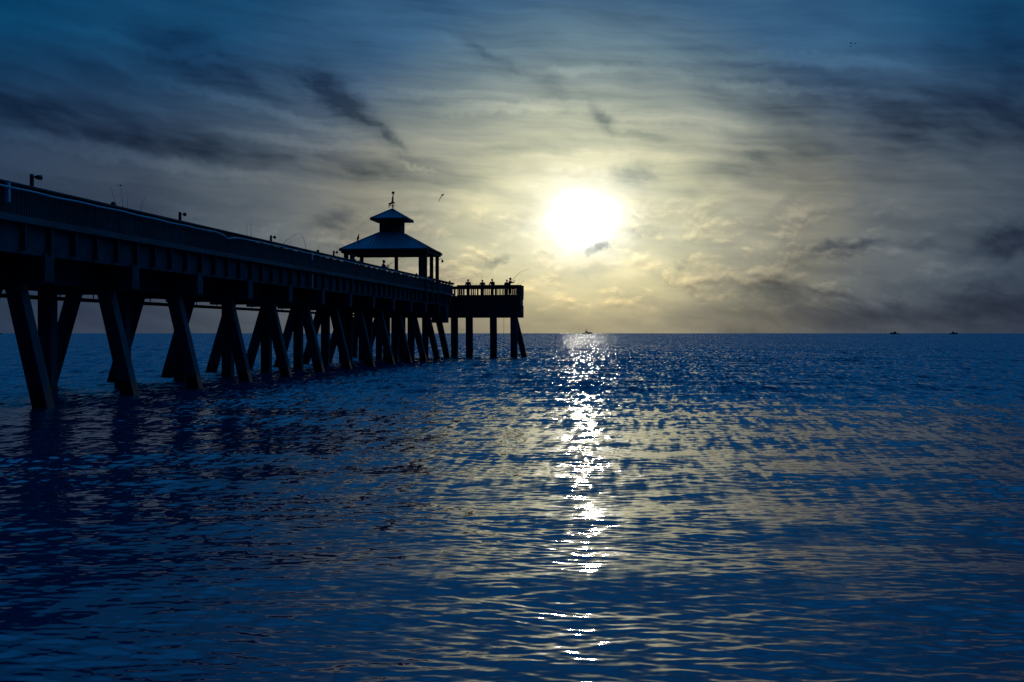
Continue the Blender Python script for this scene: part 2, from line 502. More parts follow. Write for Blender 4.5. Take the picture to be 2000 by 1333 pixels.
# ------------------------------------------------------------------ sea
def build_sea():
    r0, rmax = 4.0, 16000.0
    rs = [r0]
    while rs[-1] < rmax:
        r = rs[-1]
        rs.append(r + (0.00056 * r ** 1.5 if r < 400 else 0.0112 * r))
    rs = np.array(rs)
    d_in = np.linspace(-27, 27, 681)
    d_out = np.array([28, 29.5, 31.5, 34, 37, 41, 46, 52, 60, 70, 80])
    th = np.radians(np.concatenate([-d_out[::-1], d_in, d_out])) - YAW
    Rg, Tg = np.meshgrid(rs, th, indexing='ij')
    X = Rg * np.sin(Tg); Y = Rg * np.cos(Tg)
    dr = np.gradient(rs)[:, None] * np.ones_like(Tg)
    dc = Rg * np.gradient(th)[None, :]
    rng = np.random.default_rng(11)
    # patches of breeze: the sheltered water near the beach is smooth, further out it is ruffled
    lowf = np.zeros_like(X)
    for _ in range(10):
        k = 2 * np.pi / rng.uniform(25, 90); a = rng.uniform(-0.5, 0.5) + np.pi / 2
        lowf += np.sin(k * (X * np.cos(a) * 0.6 + Y * np.sin(a)) + rng.uniform(0, 6.28))
    lowf /= 3.0
    s = np.clip((Y + 5.0 * lowf - 32.0) / 30.0, 0, 1)
    breeze = s * s * (3 - 2 * s)
    patch = np.zeros_like(X)
    for _ in range(16):
        k = 2 * np.pi / np.exp(rng.uniform(np.log(1.2), np.log(14))); a = rng.uniform(0, 3.1416)
        patch += np.sin(k * (X * np.cos(a) * 0.7 + Y * np.sin(a)) + rng.uniform(0, 6.28))
    patch = np.clip(1.0 + patch / 9.0, 0.35, 1.75)
    lam = np.exp(np.linspace(np.log(0.10), np.log(14.0), 165)) * rng.uniform(0.95, 1.05, 165)
    Z = np.zeros_like(X); DX = np.zeros_like(X); DY = np.zeros_like(X); lost = np.zeros_like(X)
    for l in lam:
        k = 2 * np.pi / l
        spread = 0.42 if l < 1.2 else (0.34 if l < 4 else 0.2)
        a = -np.pi / 2 + 0.10 + rng.normal(0, spread)
        if l < 3 and rng.random() < 0.38:
            a = -np.pi / 2 + rng.uniform(-1.45, 1.45)
        kx, ky = k * np.cos(a), k * np.sin(a)
        # slope per component, strongest for decimetre to metre ripples
        if l < 0.14: sl = 0.0090
        elif l < 0.27: sl = 0.0140
        elif l < 0.60: sl = 0.0110
        elif l < 1.6: sl = 0.0052
        elif l < 7: sl = 0.0042
        else: sl = 0.0050
        amp = sl / k
        g = (0.98 - 0.24 * np.clip((17 - Y) / 8, 0, 1) + 1.1 * breeze) * (patch if l < 1.5 else 1.0) if l < 8 else 1.0
        wr = np.clip((l / (dr * max(abs(np.sin(a)), 0.2)) - 2.2) / 2.5, 0, 1)
        wc = np.clip((2 * np.pi / (abs(kx) + 1e-6) / dc - 2.2) / 2.5, 0, 1)
        w = wr * wc
        ph = kx * X + ky * Y + rng.uniform(0, 6.283)
        sn, cs = np.sin(ph), np.cos(ph)
        A = amp * g * w
        Z += A * cs
        q = 0.75 if l < 3 else 0.5
        DX += -A * q * sn * (kx / k); DY += -A * q * sn * (ky / k)
        lost += 0.5 * (sl * g) ** 2 * (1 - w * w)
    micro = 0.020 + 0.10 * breeze
    fine = np.sqrt(lost + micro ** 2)
    nr, nc = X.shape
    co = np.stack([X + DX, Y + DY, Z], -1).reshape(-1, 3).astype(np.float32)
    i = np.arange(nr * nc).reshape(nr, nc)
    q = np.stack([i[:-1, :-1], i[:-1, 1:], i[1:, 1:], i[1:, :-1]], -1).reshape(-1, 4)
    q = q[:, ::-1]
    me = bpy.data.meshes.new("sea")
    me.vertices.add(len(co)); me.vertices.foreach_set('co', co.ravel())
    me.loops.add(q.size); me.loops.foreach_set('vertex_index', q.ravel().astype(np.int32))
    me.polygons.add(len(q))
    me.polygons.foreach_set('loop_start', (np.arange(len(q)) * 4).astype(np.int32))
    me.polygons.foreach_set('use_smooth', np.ones(len(q), dtype=bool))
    at = me.attributes.new("ripple", 'FLOAT', 'POINT')
    at.data.foreach_set('value', fine.ravel().astype(np.float32))
    me.update(calc_edges=True)
    # the face order must look upward
    if me.polygons[len(me.polygons) // 2].normal.z < 0:
        me.flip_normals()

    m = bpy.data.materials.new("sea_water"); m.use_nodes = True
    N, L = m.node_tree.nodes, m.node_tree.links
    p = N['Principled BSDF']
    p.inputs['Base Color'].default_value = (0.0, 0.036, 0.086, 1)
    p.inputs['Roughness'].default_value = 0.05
    p.inputs['IOR'].default_value = 1.38
    geo = N.new('ShaderNodeNewGeometry')
    att = N.new('ShaderNodeAttribute'); att.attribute_name = "ripple"

    def slope(scale, stretch, detail):
        mp = N.new('ShaderNodeMapping'); mp.inputs[3].default_value = stretch
        mp.inputs[2].default_value = (0, 0, 0.12)
        L.new(geo.outputs['Position'], mp.inputs[0])
        n = N.new('ShaderNodeTexNoise'); n.inputs['Scale'].default_value = scale
        n.inputs['Detail'].default_value = detail; n.inputs['Roughness'].default_value = 0.5
        L.new(mp.outputs[0], n.inputs['Vector'])
        v = N.new('ShaderNodeVectorMath'); v.operation = 'SUBTRACT'
        L.new(n.outputs['Color'], v.inputs[0]); v.inputs[1].default_value = (0.5, 0.5, 0.5)
        v2 = N.new('ShaderNodeVectorMath'); v2.operation = 'MULTIPLY'
        L.new(v.outputs[0], v2.inputs[0]); v2.inputs[1].default_value = (5.0, 6.2, 0.0)
        return v2.outputs[0]
    s1 = slope(3.6, (0.8, 1, 1), 3.0)
    s2 = slope(1.0, (4.5, 0.55, 1), 2.0)
    ad = N.new('ShaderNodeVectorMath'); ad.operation = 'ADD'; L.new(s1, ad.inputs[0]); L.new(s2, ad.inputs[1])
    sc = N.new('ShaderNodeVectorMath'); sc.operation = 'SCALE'
    L.new(ad.outputs[0], sc.inputs[0]); L.new(att.outputs['Fac'], sc.inputs['Scale'])
    # seen from the beach the faces that show are those turned shoreward
    sh = N.new('ShaderNodeVectorMath'); sh.operation = 'SCALE'
    sh.inputs[0].default_value = (0, -8.0, 0)
    sq = N.new('ShaderNodeMath'); sq.operation = 'MULTIPLY'
    L.new(att.outputs['Fac'], sq.inputs[0]); L.new(att.outputs['Fac'], sq.inputs[1])
    L.new(sq.outputs[0], sh.inputs['Scale'])
    sa = N.new('ShaderNodeVectorMath'); sa.operation = 'ADD'; L.new(sc.outputs[0], sa.inputs[0]); L.new(sh.outputs[0], sa.inputs[1])
    nn = N.new('ShaderNodeVectorMath'); nn.operation = 'ADD'
    L.new(geo.outputs['Normal'], nn.inputs[0]); L.new(sa.outputs[0], nn.inputs[1])
    nz = N.new('ShaderNodeVectorMath'); nz.operation = 'NORMALIZE'; L.new(nn.outputs[0], nz.inputs[0])
    L.new(nz.outputs[0], p.inputs['Normal'])
    me.materials.append(m)
    o = link("sea", me)
    tag(o, "dark blue rippled sea with a glittering path of sunlight", "sea", kind="structure")


build_sea()

# ------------------------------------------------------------------ pier
BAY = 7.71
Y0 = 43.65
NA, NB = -9, 11          # bents built
yb = lambda n: Y0 + BAY * n
Y_END = 136.8

pier = empty("pier", (-27, yb(NA), 0))
tag(pier, "long dark fishing pier on leaning concrete piles running out to sea", "pier")
PO = Vector(pier.location)


def part(mb, name, m, parent=None):
    """a part of the pier, given in world coordinates"""
    par = pier if parent is None else parent
    o = mb.build(name, m, par)
    o.location = -Vector(par.location) if par.parent is None else (0, 0, 0)
    return o


def shared(name, me, x, y, z, par):
    return link(name, me, par, Vector((x, y, z)) - Vector(par.location))


XN, XF = -23.0, -31.0    # near and far faces

# bents
pile_me = {}


def pile_mesh(kind):
    mb = MB()
    if kind == 'near': mb.bar((1.0 + .75, 0, -3), (-0.15, 0, 4.9), 0.6, 0.6)
    if kind == 'far': mb.bar((-1.35 - .9, 0, -3), (0.12, 0, 4.9), 0.6, 0.6)
    if kind == 'mid': mb.bar((0, 0, -3), (0, 0, 4.9), 0.62, 0.62)
    return mb.mesh("pile", PILE)


pm_near, pm_mid, pm_far = pile_mesh('near'), pile_mesh('mid'), pile_mesh('far')
for n in range(NA, NB + 1):
    y = yb(n)
    shared("batter_pile", pm_near, -24.2, y, 0, pier)
    shared("pile", pm_mid, -27.05, y, 0, pier)
    shared("batter_pile", pm_far, -29.75, y, 0, pier)
    if n >= 9:      # extra piles carry the gazebo
        shared("pile", pm_mid, -24.5, y + .02, 0, pier)
        shared("pile", pm_mid, -29.6, y + .02, 0, pier)
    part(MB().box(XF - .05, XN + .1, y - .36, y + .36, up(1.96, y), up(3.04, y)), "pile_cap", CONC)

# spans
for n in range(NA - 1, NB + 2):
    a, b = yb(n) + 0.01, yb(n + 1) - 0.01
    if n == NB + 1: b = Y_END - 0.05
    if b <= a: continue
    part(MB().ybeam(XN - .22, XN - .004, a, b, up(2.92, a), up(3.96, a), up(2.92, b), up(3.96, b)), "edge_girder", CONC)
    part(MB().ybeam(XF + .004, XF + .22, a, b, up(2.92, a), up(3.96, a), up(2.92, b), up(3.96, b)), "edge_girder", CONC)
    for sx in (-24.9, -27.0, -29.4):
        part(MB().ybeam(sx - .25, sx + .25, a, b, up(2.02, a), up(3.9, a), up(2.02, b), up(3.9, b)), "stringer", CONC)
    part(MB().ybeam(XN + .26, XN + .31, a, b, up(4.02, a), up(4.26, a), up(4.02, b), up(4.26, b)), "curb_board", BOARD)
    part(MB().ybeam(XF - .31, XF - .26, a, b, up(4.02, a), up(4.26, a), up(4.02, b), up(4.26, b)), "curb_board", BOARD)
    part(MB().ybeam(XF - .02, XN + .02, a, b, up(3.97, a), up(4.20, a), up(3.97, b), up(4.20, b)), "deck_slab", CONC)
    part(MB().ybeam(XN - .0, XN + .40, a, b, up(5.34, a), up(5.395, a), up(5.34, b), up(5.395, b)), "rail_cap", BOARD)
    part(MB().ybeam(XF - .40, XF + .0, a, b, up(5.34, a), up(5.395, a), up(5.34, b), up(5.395, b)), "rail_cap", BOARD)
    part(MB().ybeam(XN + .215, XN + .255, a, b, up(5.19, a), up(5.335, a), up(5.19, b), up(5.335, b)), "top_board", WOOD)
    # service duct slung under the far edge
    part(MB().ybeam(-31.35, -31.15, a, b, up(1.70, a), up(1.90, a), up(1.70, b), up(1.90, b)), "service_duct", CONC)
    for q in (0.2, 0.7):
        yy = a + (b - a) * q
        part(MB().box(-31.27, -31.23, yy, yy + .06, up(1.9, yy), up(3.0, yy)), "duct_hanger", BLACK)

# railing: posts and picket panels, four bays to a span
pk = MB()
PB = BAY / 4
ny = 11
for i in range(ny):
    yy = -PB / 2 + i * PB / ny
    pk.box(-0.02, 0.02 + random.uniform(-.006, .006), yy, yy + 0.115, 0.0, 0.95)
picket_me = pk.mesh("picket_panel", WOOD)
post_me = MB().box(-0.10, 0.10, -0.07, 0.07, 0, 2.33).mesh("rail_post", WOOD)
nb = int((Y_END - yb(NA - 1)) / PB)
for i in range(nb):
    yc = yb(NA - 1) + PB * (i + 0.5)
    y = yb(NA - 1) + PB * i
    for xs, sgn in ((XN + .235, 1), (XF - .235, -1)):
        o = shared("picket_panel", picket_me, xs, yc, up(4.24, yc), pier); o["kind"] = "stuff"
        shared("rail_post", post_me, xs - sgn * .125, y, up(3.02, y), pier)

# water pipe strapped along the outside of the railing, with a sag where a strap has gone
pp = []
for i in range(0, 260):
    y = yb(NA) + i * 0.72
    if y > 122: break
    pxv = 1000 + FPX * ((XN + .47) * CY + y * SY) / dep(XN + .47, y) if y > 30 else -1000
    h = 5.17 + 0.012 * math.sin(y * 1.7) + 0.01 * math.sin(y * 0.55)
    sag = math.exp(-((pxv - 446) / 9.0) ** 2) * 0.17 + math.exp(-((pxv - 462) / 14.0) ** 2) * 0.05
    pp.append((XN + .47, y, up(h - sag, y)))
part(MB().tube(pp, 0.036, 6), "water_pipe", PIPE)
# two short white downpipes fixed to the railing
for px, h0, h1 in ((16.5, 4.64, 5.33), (609, 4.75, 5.30)):
    y = y_at(px, XN + .40)
    part(MB().box(XN + .32, XN + .46, y - .07, y + .07, up(h0, y), up(h1, y)), "downpipe", PIPE)
y = y_at(610, XN + .1)
part(MB().box(XN + .02, XN + .14, y - .06, y + .06, up(2.95, y), up(3.95, y)), "drain_pipe", PIPE)

# ------------------------------------------------------------------ T-shaped end of the pier
HX0, HX1 = -34.5, -15.05
HB = Y_END + 3.6


def zh(py): return z_at(py, -18, Y_END)


zb, zt, zr = zh(620.5), zh(579), zh(557)
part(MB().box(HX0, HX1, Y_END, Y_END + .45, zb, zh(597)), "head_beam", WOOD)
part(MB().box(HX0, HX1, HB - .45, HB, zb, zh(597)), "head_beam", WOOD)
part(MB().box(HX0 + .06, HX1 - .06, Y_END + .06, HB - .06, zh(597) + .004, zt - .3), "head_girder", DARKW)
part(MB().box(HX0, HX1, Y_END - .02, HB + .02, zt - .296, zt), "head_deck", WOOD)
part(MB().box(HX1 + .005, HX1 + .20, Y_END - .1, Y_END + .5, zb - .03, zh(596)), "fender", BOARD)
part(MB().box(HX1 - .3, HX1 + .03, Y_END - .06, Y_END + .02, zt + .004, zr - .1), "corner_post", WOOD)
for ys in (Y_END + .05, HB - .15):
    front = ys < Y_END + 1
    xa = -22.4 if front else HX0
    part(MB().box(xa, HX1 + .06, ys - .12, ys + .16, zr - .06, zr), "rail_cap", BOARD)
    part(MB().box(xa, HX1, ys + .03, ys + .07, zr - .36, zr - .065), "top_board", WOOD)
    part(MB().box(xa, HX1, ys + .02, ys + .075, zt + .004, zt + .16), "curb_board", WOOD)
    x = HX1 - 0.06
    while x > xa + .1:
        part(MB().box(x - .11, x + .09, ys - .03, ys + .018, zt + .163, zr - .068), "rail_post", WOOD)
        w = min(1.62, x - xa)
        mb = MB(); c = x - .30
        k = 0
        while c > x - w + .16:
            if random.random() < (0.86 if front else 0.7):
                mb.box(c - .075, c + .055, ys + .032, ys + .06, zt + .165, zr - .37)
            c -= 0.235
        if mb.v:
            o = part(mb, "picket_panel", WOOD); o["kind"] = "stuff"
        x -= 1.62
part(MB().box(HX1 - .03, HX1 + .02, Y_END + .3, HB - .2, zr - .06, zr), "rail_cap", BOARD)
mb = MB()
c = Y_END + .5
while c < HB - .3:
    mb.box(HX1 - .02, HX1 + .012, c, c + .13, zt + .005, zr - .065); c += .21
o = part(mb, "picket_panel", WOOD); o["kind"] = "stuff"
for px in (887.5, 916.5, 963.5, 1003.5):
    p = at_y(px, 621, Y_END + .45)
    part(MB().bar((p.x + .06, p.y, -3), (p.x, p.y, zb + .1), .74, .74), "pile", PILE)
for px in (692,):
    p = at_y(px, 621, Y_END + .45)
    part(MB().bar((p.x, p.y, -3), (p.x, p.y, zb + .1), .7, .7), "pile", PILE)
p0, p1 = at_y(1024.0, 697, Y_END + 1.9), at_y(1005.5, 621, Y_END + 1.9)
dv = (p0 - p1) / (p1.z - p0.z)
part(MB().bar(p1 + dv * (p1.z + 3), p1 - dv * .2, .62, .62), "batter_pile", PILE)
p0, p1 = at_y(872, 694, 132.5), at_y(858, 631, 132.5)
dv = (p0 - p1) / (p1.z - p0.z)
part(MB().bar(p1 + dv * (p1.z + 3), p1 - dv * .2, .62, .62), "batter_pile", PILE)
part(MB().box(-24.4, -22.75, 131.6, 133.2, z_at(631, -23, 132.5), up(2.9, 132)), "pile_cap", CONC)
# rope hanging from the end of the pier into the water
p = at_y(984, 621, Y_END + .2)
tag(MB().tube([(p.x, p.y, -0.5), (p.x, p.y, zb + .02)], 0.018, 5).build("rope", ROD), "thin rope hanging straight from the pier end down into the water", "rope")

# ------------------------------------------------------------------ gazebo
GX, GY = -27.0, 123.2
gz = empty("gazebo", (GX, GY, up(4.2, GY)))
tag(gz, "open hip roofed gazebo with a raised cupola standing on the pier", "gazebo")
GO = Vector(gz.location)


def gpart(mb, name, m, parent=None):
    o = mb.build(name, m, gz if parent is None else parent)
    o.location = -GO if parent is None else (0, 0, 0)
    return o


ZD = up(4.2, GY) + .006
ZB = EYE + 8.13          # beam underside
ZE = EYE + 8.52          # eave
E = 4.45
ZCB = EYE + 10.42        # foot of the cupola
ZCE = EYE + 11.86        # cupola eave
ZAP = EYE + 12.93
posts = [(-22.78, 119.3), (-22.78, 122.9), (-22.78, 126.2), (-27.35, 126.9), (-31.15, 126.9), (-31.3, 123.2), (-31.0, 119.7), (-23.3, 119.8)]
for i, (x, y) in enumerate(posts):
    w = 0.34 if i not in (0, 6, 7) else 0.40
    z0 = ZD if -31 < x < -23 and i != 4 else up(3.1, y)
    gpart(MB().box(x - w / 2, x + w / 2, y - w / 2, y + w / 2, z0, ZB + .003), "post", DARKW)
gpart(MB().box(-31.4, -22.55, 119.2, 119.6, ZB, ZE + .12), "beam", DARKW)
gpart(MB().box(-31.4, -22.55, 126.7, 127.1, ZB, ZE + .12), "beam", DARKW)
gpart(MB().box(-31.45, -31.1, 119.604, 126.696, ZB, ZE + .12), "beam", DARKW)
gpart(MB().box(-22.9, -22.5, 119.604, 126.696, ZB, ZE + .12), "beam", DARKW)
gpart(MB().box(-23.95, -23.15, 119.65, 120.05, ZB - .2, ZB + .2), "corner_bracket", DARKW)
gpart(MB().bar((-22.8, 126.0, ZB - .55), (-22.8, 125.3, ZB + .05), .08, .08, (1, 0, 0)), "corner_bracket", DARKW)


def hip(name, cx, cy, e, ze, t, zt_, ribs):
    """four slopes between the eave square (half e at ze) and the square (half t at zt_), with standing seams"""
    for k in range(4):
        c, s = [(0, -1), (1, 0), (0, 1), (-1, 0)][k]
        nx, nyv = c, s
        tx, ty = -nyv, nx
        P = lambda u, v, z: (cx + nx * v + tx * u, cy + nyv * v + ty * u, z)
        mb = MB()
        A = [P(-e, e, ze), P(e, e, ze), P(t, t, zt_), P(-t, t, zt_)]
        B = [(q[0], q[1], q[2] - .07) for q in A]
        mb.add(A + B, [(0, 1, 2, 3), (7, 6, 5, 4), (0, 4, 5, 1), (1, 5, 6, 2), (2, 6, 7, 3), (3, 7, 4, 0)])
        o = gpart(mb, name, ROOFM)
        rb = MB()
        for i in range(-ribs, ribs + 1):
            u = i * e / (ribs + .5)
            f = 1.0 if abs(u) <= t else (e - abs(u)) / (e - t)
            v1 = e + (t - e) * f
            z1 = ze + (zt_ - ze) * f
            if f > .06:
                rb.bar(Vector(P(u, e, ze + .012)), Vector(P(u, v1, z1 + .012)), .035, .05, (0, 0, 1))
        rb.bar(Vector(P(e, e, ze + .01)), Vector(P(t, t, zt_ + .01)), .16, .06, (0, 0, 1))
        r = rb.build("roof_seam", ROOFM, o); r["kind"] = "stuff"
    for k in range(4):
        c, s = [(0, -1), (1, 0), (0, 1), (-1, 0)][k]
        if c == 0:
            mb = MB().box(cx - e - .06, cx + e + .06, cy + s * e - .05, cy + s * e + .05, ze - .22, ze - .004)
        else:
            mb = MB().box(cx + c * e - .05, cx + c * e + .05, cy - e + .052, cy + e - .052, ze - .22, ze - .004)
        gpart(mb, "fascia", DARKW)
    gpart(MB().box(cx - e + .06, cx + e - .06, cy - e + .06, cy + e - .06, ze - .2, ze - .12), "soffit", DARKW)


hip("roof", GX, GY, E, ZE, 1.14, ZCB, 11)
gpart(MB().box(GX - 1.1, GX + 1.1, GY - 1.1, GY + 1.1, ZCB - .25, ZCE - .2), "cupola", DARKW)
lv = MB()
for i in range(8):
    z = ZCB + .15 + i * .13
    for s in (-1, 1):
        lv.box(GX - .85, GX + .85, GY + s * 1.10 - .03, GY + s * 1.10 + .03, z, z + .07)
        lv.box(GX + s * 1.10 - .03, GX + s * 1.10 + .03, GY - .85, GY + .85, z, z + .07)
o = gpart(lv, "louvre", DARKW); o["kind"] = "stuff"
hip("cupola_roof", GX, GY, 1.86, ZCE, 0.05, ZAP, 5)
# swan-neck lamp on the outermost post
lamp = empty("wall_lamp", (-22.6, 126.3, ZB - .35))
tag(lamp, "small swan neck lamp fixed to the outermost gazebo post", "lamp")
MB().tube([(0, 0, 0), (.16, .05, .16), (.30, .1, .14), (.34, .12, 0)], .025, 6).build("lamp_arm", BLACK, lamp)
MB().tube([(.34, .12, .02), (.34, .12, -.06), (.34, .12, -.26)], [.05, .13, .10], 10).build("lamp_shade", BLACK, lamp)

# mast with ball light and a leaping-fish weathervane on the ridge
mast = empty("mast", (GX + .22, GY - .5, ZAP - .35))
tag(mast, "thin mast with a domed light on top, rising from the cupola roof", "mast")
MB().tube([(0, 0, 0), (0, 0, 1.85)], .045, 8).build("pole", BLACK, mast)
MB().tube([(0, 0, 1.82), (0, 0, 1.9), (0, 0, 1.98), (0, 0, 2.06), (0, 0, 2.12)], [.07, .12, .17, .15, .05], 12).build("mast_light", BLACK, mast)
vane = empty("weathervane", (GX + .02, GY - .02, ZAP - .05))
tag(vane, "dark weathervane of a leaping figure with compass arms on the cupola tip", "weathervane")
MB().tube([(0, 0, 0), (0, 0, 1.35)], .025, 6).build("spindle", BLACK, vane)
MB().tube([(-.42, 0, .42), (.36, 0, .42)], .022, 6).tube([(0, -.36, .42), (0, .36, .42)], .022, 6).ball((0, 0, .3), .06).build("compass_arm", BLACK, vane)
MB().plate([(-.46, .18), (-.40, .20), (-.30, .46), (-.42, .58), (-.40, .66), (-.20, .70), (-.06, .84), (-.06, .98), (.0, 1.02), (-.12, 1.12),
            (.0, 1.16), (.02, 1.42), (.08, 1.42), (.07, 1.14), (.18, 1.1), (.08, 1.0), (.10, .82), (.28, .72), (.38, .70), (.24, .62), (.06, .64), (-.12, .54), (-.22, .46), (-.34, .2)],
           .04, (0, 0, 0), (1, 0, 0), (0, 0, 1)).build("vane_figure", BLACK, vane)

# ------------------------------------------------------------------ lights on the railing
lamp_labels = ["tallest looking railing light, on the stretch of pier nearest the shore",
               "railing light standing just seaward of the sagging pipe's start, beside two leaning rods",
               "railing light with round lamp beside the pair of upright rods",
               "small railing light close to the left eave of the gazebo"]
lamp_labels = ["short post light with a flared lamp on the railing nearest the shore",
               "short post light with a round lamp above the dip in the pipe",
               "short post light with a round lamp beside the drooping rods",
               "smallest short post light, just left of the gazebo eave"]
for i, (px, ptop) in enumerate(((63, 341), (352, 415), (529.5, 460.5), (652, 490.5))):
    x = XN + .2
    y = y_at(px, x)
    z0 = up(5.395, y)
    h = z_at(ptop, x, y) - z0
    t = empty("railing_light", (x, y, z0))
    tag(t, lamp_labels[i], "post light", "short lights on the pier railing")
    MB().box(-.055, .055, -.055, .055, 0, h).build("post", BLACK, t)
    MB().tube([(.05, .0, h - .1), (.13, .05, h - .1)], .02, 6).build("bracket", BLACK, t)
    if i == 0:
        MB().tube([(.11, .02, h - .1), (.17, .10, h - .1), (.26, .22, h - .1)], [.05, .09, .10], 12).build("lamp_head", GLASSY, t)
    else:
        MB().ball((.20, .10, h - .1), .095, nu=12, nv=8).build("lamp_head", GLASSY, t)

# ------------------------------------------------------------------ people


def skin_body(joints, edges, radii, root):
    me = bpy.data.meshes.new("person")
    me.from_pydata([joints[k] for k in joints], [(list(joints).index(a), list(joints).index(b)) for a, b in edges], [])
    o = bpy.data.objects.new("tmp", me); COL.objects.link(o)
    md = o.modifiers.new("skin", 'SKIN')
    sv = me.skin_vertices[0].data
    for i, k in enumerate(joints):
        r = radii[k]
        sv[i].radius = r if isinstance(r, tuple) else (r, r)
        sv[i].use_root = (k == root)
    sb = o.modifiers.new("sub", 'SUBSURF'); sb.levels = 1; sb.render_levels = 1
    dg = bpy.context.evaluated_depsgraph_get()
    ev = o.evaluated_get(dg)
    res = bpy.data.meshes.new_from_object(ev)
    bpy.data.objects.remove(o)
    return res


def person(label, loc, rz, h=1.75, pose='stand', lean=0.0, hat=None, group="people fishing on the pier"):
    """standing figure facing local +Y; feet at loc"""
    k = h / 1.75
    J = {}
    J['pelvis'] = (0, 0, .95)
    J['waist'] = (0, .0 + lean * .25, 1.10)
    J['chest'] = (0, lean * .6, 1.30)
    J['neck'] = (0, lean * .95, 1.47)
    J['skull'] = (0, lean * 1.1 + .02, 1.58)
    Rr = {'pelvis': (.16, .12), 'waist': (.145, .105), 'chest': (.19, .13), 'neck': (.055, .058), 'skull': (.06, .07)}
    Ed = [('pelvis', 'waist'), ('waist', 'chest'), ('chest', 'neck'), ('neck', 'skull')]
    for s, t in ((-1, 'l'), (1, 'r')):
        J['hip' + t] = (s * .10, 0, .88); J['knee' + t] = (s * .11, .03, .48); J['ankle' + t] = (s * .12, 0, .09); J['toe' + t] = (s * .14, .16, .04)
        Rr.update({'hip' + t: .09, 'knee' + t: .06, 'ankle' + t: .045, 'toe' + t: .04})
        Ed += [('pelvis', 'hip' + t), ('hip' + t, 'knee' + t), ('knee' + t, 'ankle' + t), ('ankle' + t, 'toe' + t)]
        sh = Vector((s * .215, lean * .85, 1.40))
        if pose == 'rod':
            el_, wr_ = Vector((s * .26, lean * .8 + .14, 1.16)), Vector((s * .07, lean + .36, 1.22 + (.08 if s > 0 else 0)))
        elif pose == 'raise':
            el_, wr_ = Vector((s * .25, lean * .8 + .24, 1.26)), Vector((s * .09, lean + .40, 1.42 + (.06 if s > 0 else -.1)))
        elif pose == 'rail':
            el_, wr_ = Vector((s * .30, lean * .8 + .12, 1.13)), Vector((s * .14, lean + .34, 1.10))
        elif pose == 'wave' and s > 0:
            el_, wr_ = Vector((.30, .16, 1.18)), Vector((.30, .38, 1.34))
        else:
            el_, wr_ = Vector((s * .27, lean * .4, 1.12)), Vector((s * .27, lean * .3 + .08, .88))
        J['sh' + t], J['el' + t], J['wr' + t] = tuple(sh), tuple(el_), tuple(wr_)
        dr_ = (wr_ - el_).normalized()
        palm = wr_ + dr_ * .07
        J['palm' + t] = tuple(palm)
        Rr.update({'sh' + t: .085, 'el' + t: .055, 'wr' + t: .030, 'palm' + t: (.042, .02)})
        Ed += [('chest', 'sh' + t), ('sh' + t, 'el' + t), ('el' + t, 'wr' + t), ('wr' + t, 'palm' + t)]
    J = {a: tuple(Vector(b) * k) for a, b in J.items()}
    Rr = {a: (tuple(x * k for x in b) if isinstance(b, tuple) else b * k) for a, b in Rr.items()}
    me = skin_body(J, Ed, Rr, 'pelvis')
    bm = bmesh.new(); bm.from_mesh(me)
    # head, face and fingers grown into the same mesh
    hd = MB()
    c = Vector((0, (lean * 1.15 + .035) * k, 1.635 * k))
    hd.ball(c, .088 * k, .108 * k, .125 * k, 14, 10)
    hd.ball(c + Vector((0, .109, -.012)) * k, .014 * k, .022 * k, .026 * k, 6, 4)          # nose
    hd.ball(c + Vector((0, .099, -.062)) * k, .026 * k, .010 * k, .009 * k, 6, 4)          # mouth
    for s in (-1, 1):
        hd.ball(c + Vector((s * .033, .096, .012)) * k, .013 * k, nu=6, nv=4)               # eyes
        hd.ball(c + Vector((s * .090, .0, -.01)) * k, .012 * k, .022 * k, .034 * k, 6, 4)  # ears
    for s, t in ((-1, 'l'), (1, 'r')):
        wr_, pa = Vector(J['wr' + t]), Vector(J['palm' + t])
        f = (pa - wr_).normalized()
        side = f.cross(Vector((0, 0, 1))).normalized()
        dn = side.cross(f).normalized() * (-1 if side.cross(f).z > 0 else 1)
        for i, ln in enumerate((.068, .078, .074, .060)):
            b0 = pa + side * (.030 - .020 * i) * k
            b1 = b0 + (f * .55 + dn * .35).normalized() * ln * .55 * k
            b2 = b1 + (dn * .85 - f * .15).normalized() * ln * .55 * k
            hd.tube([b0 - f * .02 * k, b1, b2], [.0095 * k, .0085 * k, .0065 * k], 5)
        th0 = wr_ + f * .03 * k + side * (.035 * -s) * k
        hd.tube([wr_ + f * .02 * k, th0, th0 + (f * .5 + dn * .5) * .055 * k], [.011 * k, .011 * k, .008 * k], 5)
    hm = bpy.data.meshes.new("head"); hm.from_pydata(hd.v, [], hd.f)
    nb_ = len(bm.faces)
    bm.from_mesh(hm)
    bm.faces.ensure_lookup_table()
    for i, fc in enumerate(bm.faces):
        fc.smooth = True
        z = fc.calc_center_median().z / k
        if i >= nb_: fc.material_index = 0
        elif z < 1.0 and abs(fc.calc_center_median().x) < .22 * k: fc.material_index = 2
        elif z > 1.475: fc.material_index = 0
        else: fc.material_index = 1
    bmesh.ops.recalc_face_normals(bm, faces=bm.faces)
    out = bpy.data.meshes.new("person"); bm.to_mesh(out); bm.free()
    for m_ in (SKIN, SHIRT, TROUS): out.materials.append(m_)
    o = link("person", out, None, loc)
    o.rotation_euler = (0, 0, rz)
    tag(o, label, "person", group)
    hb = MB()
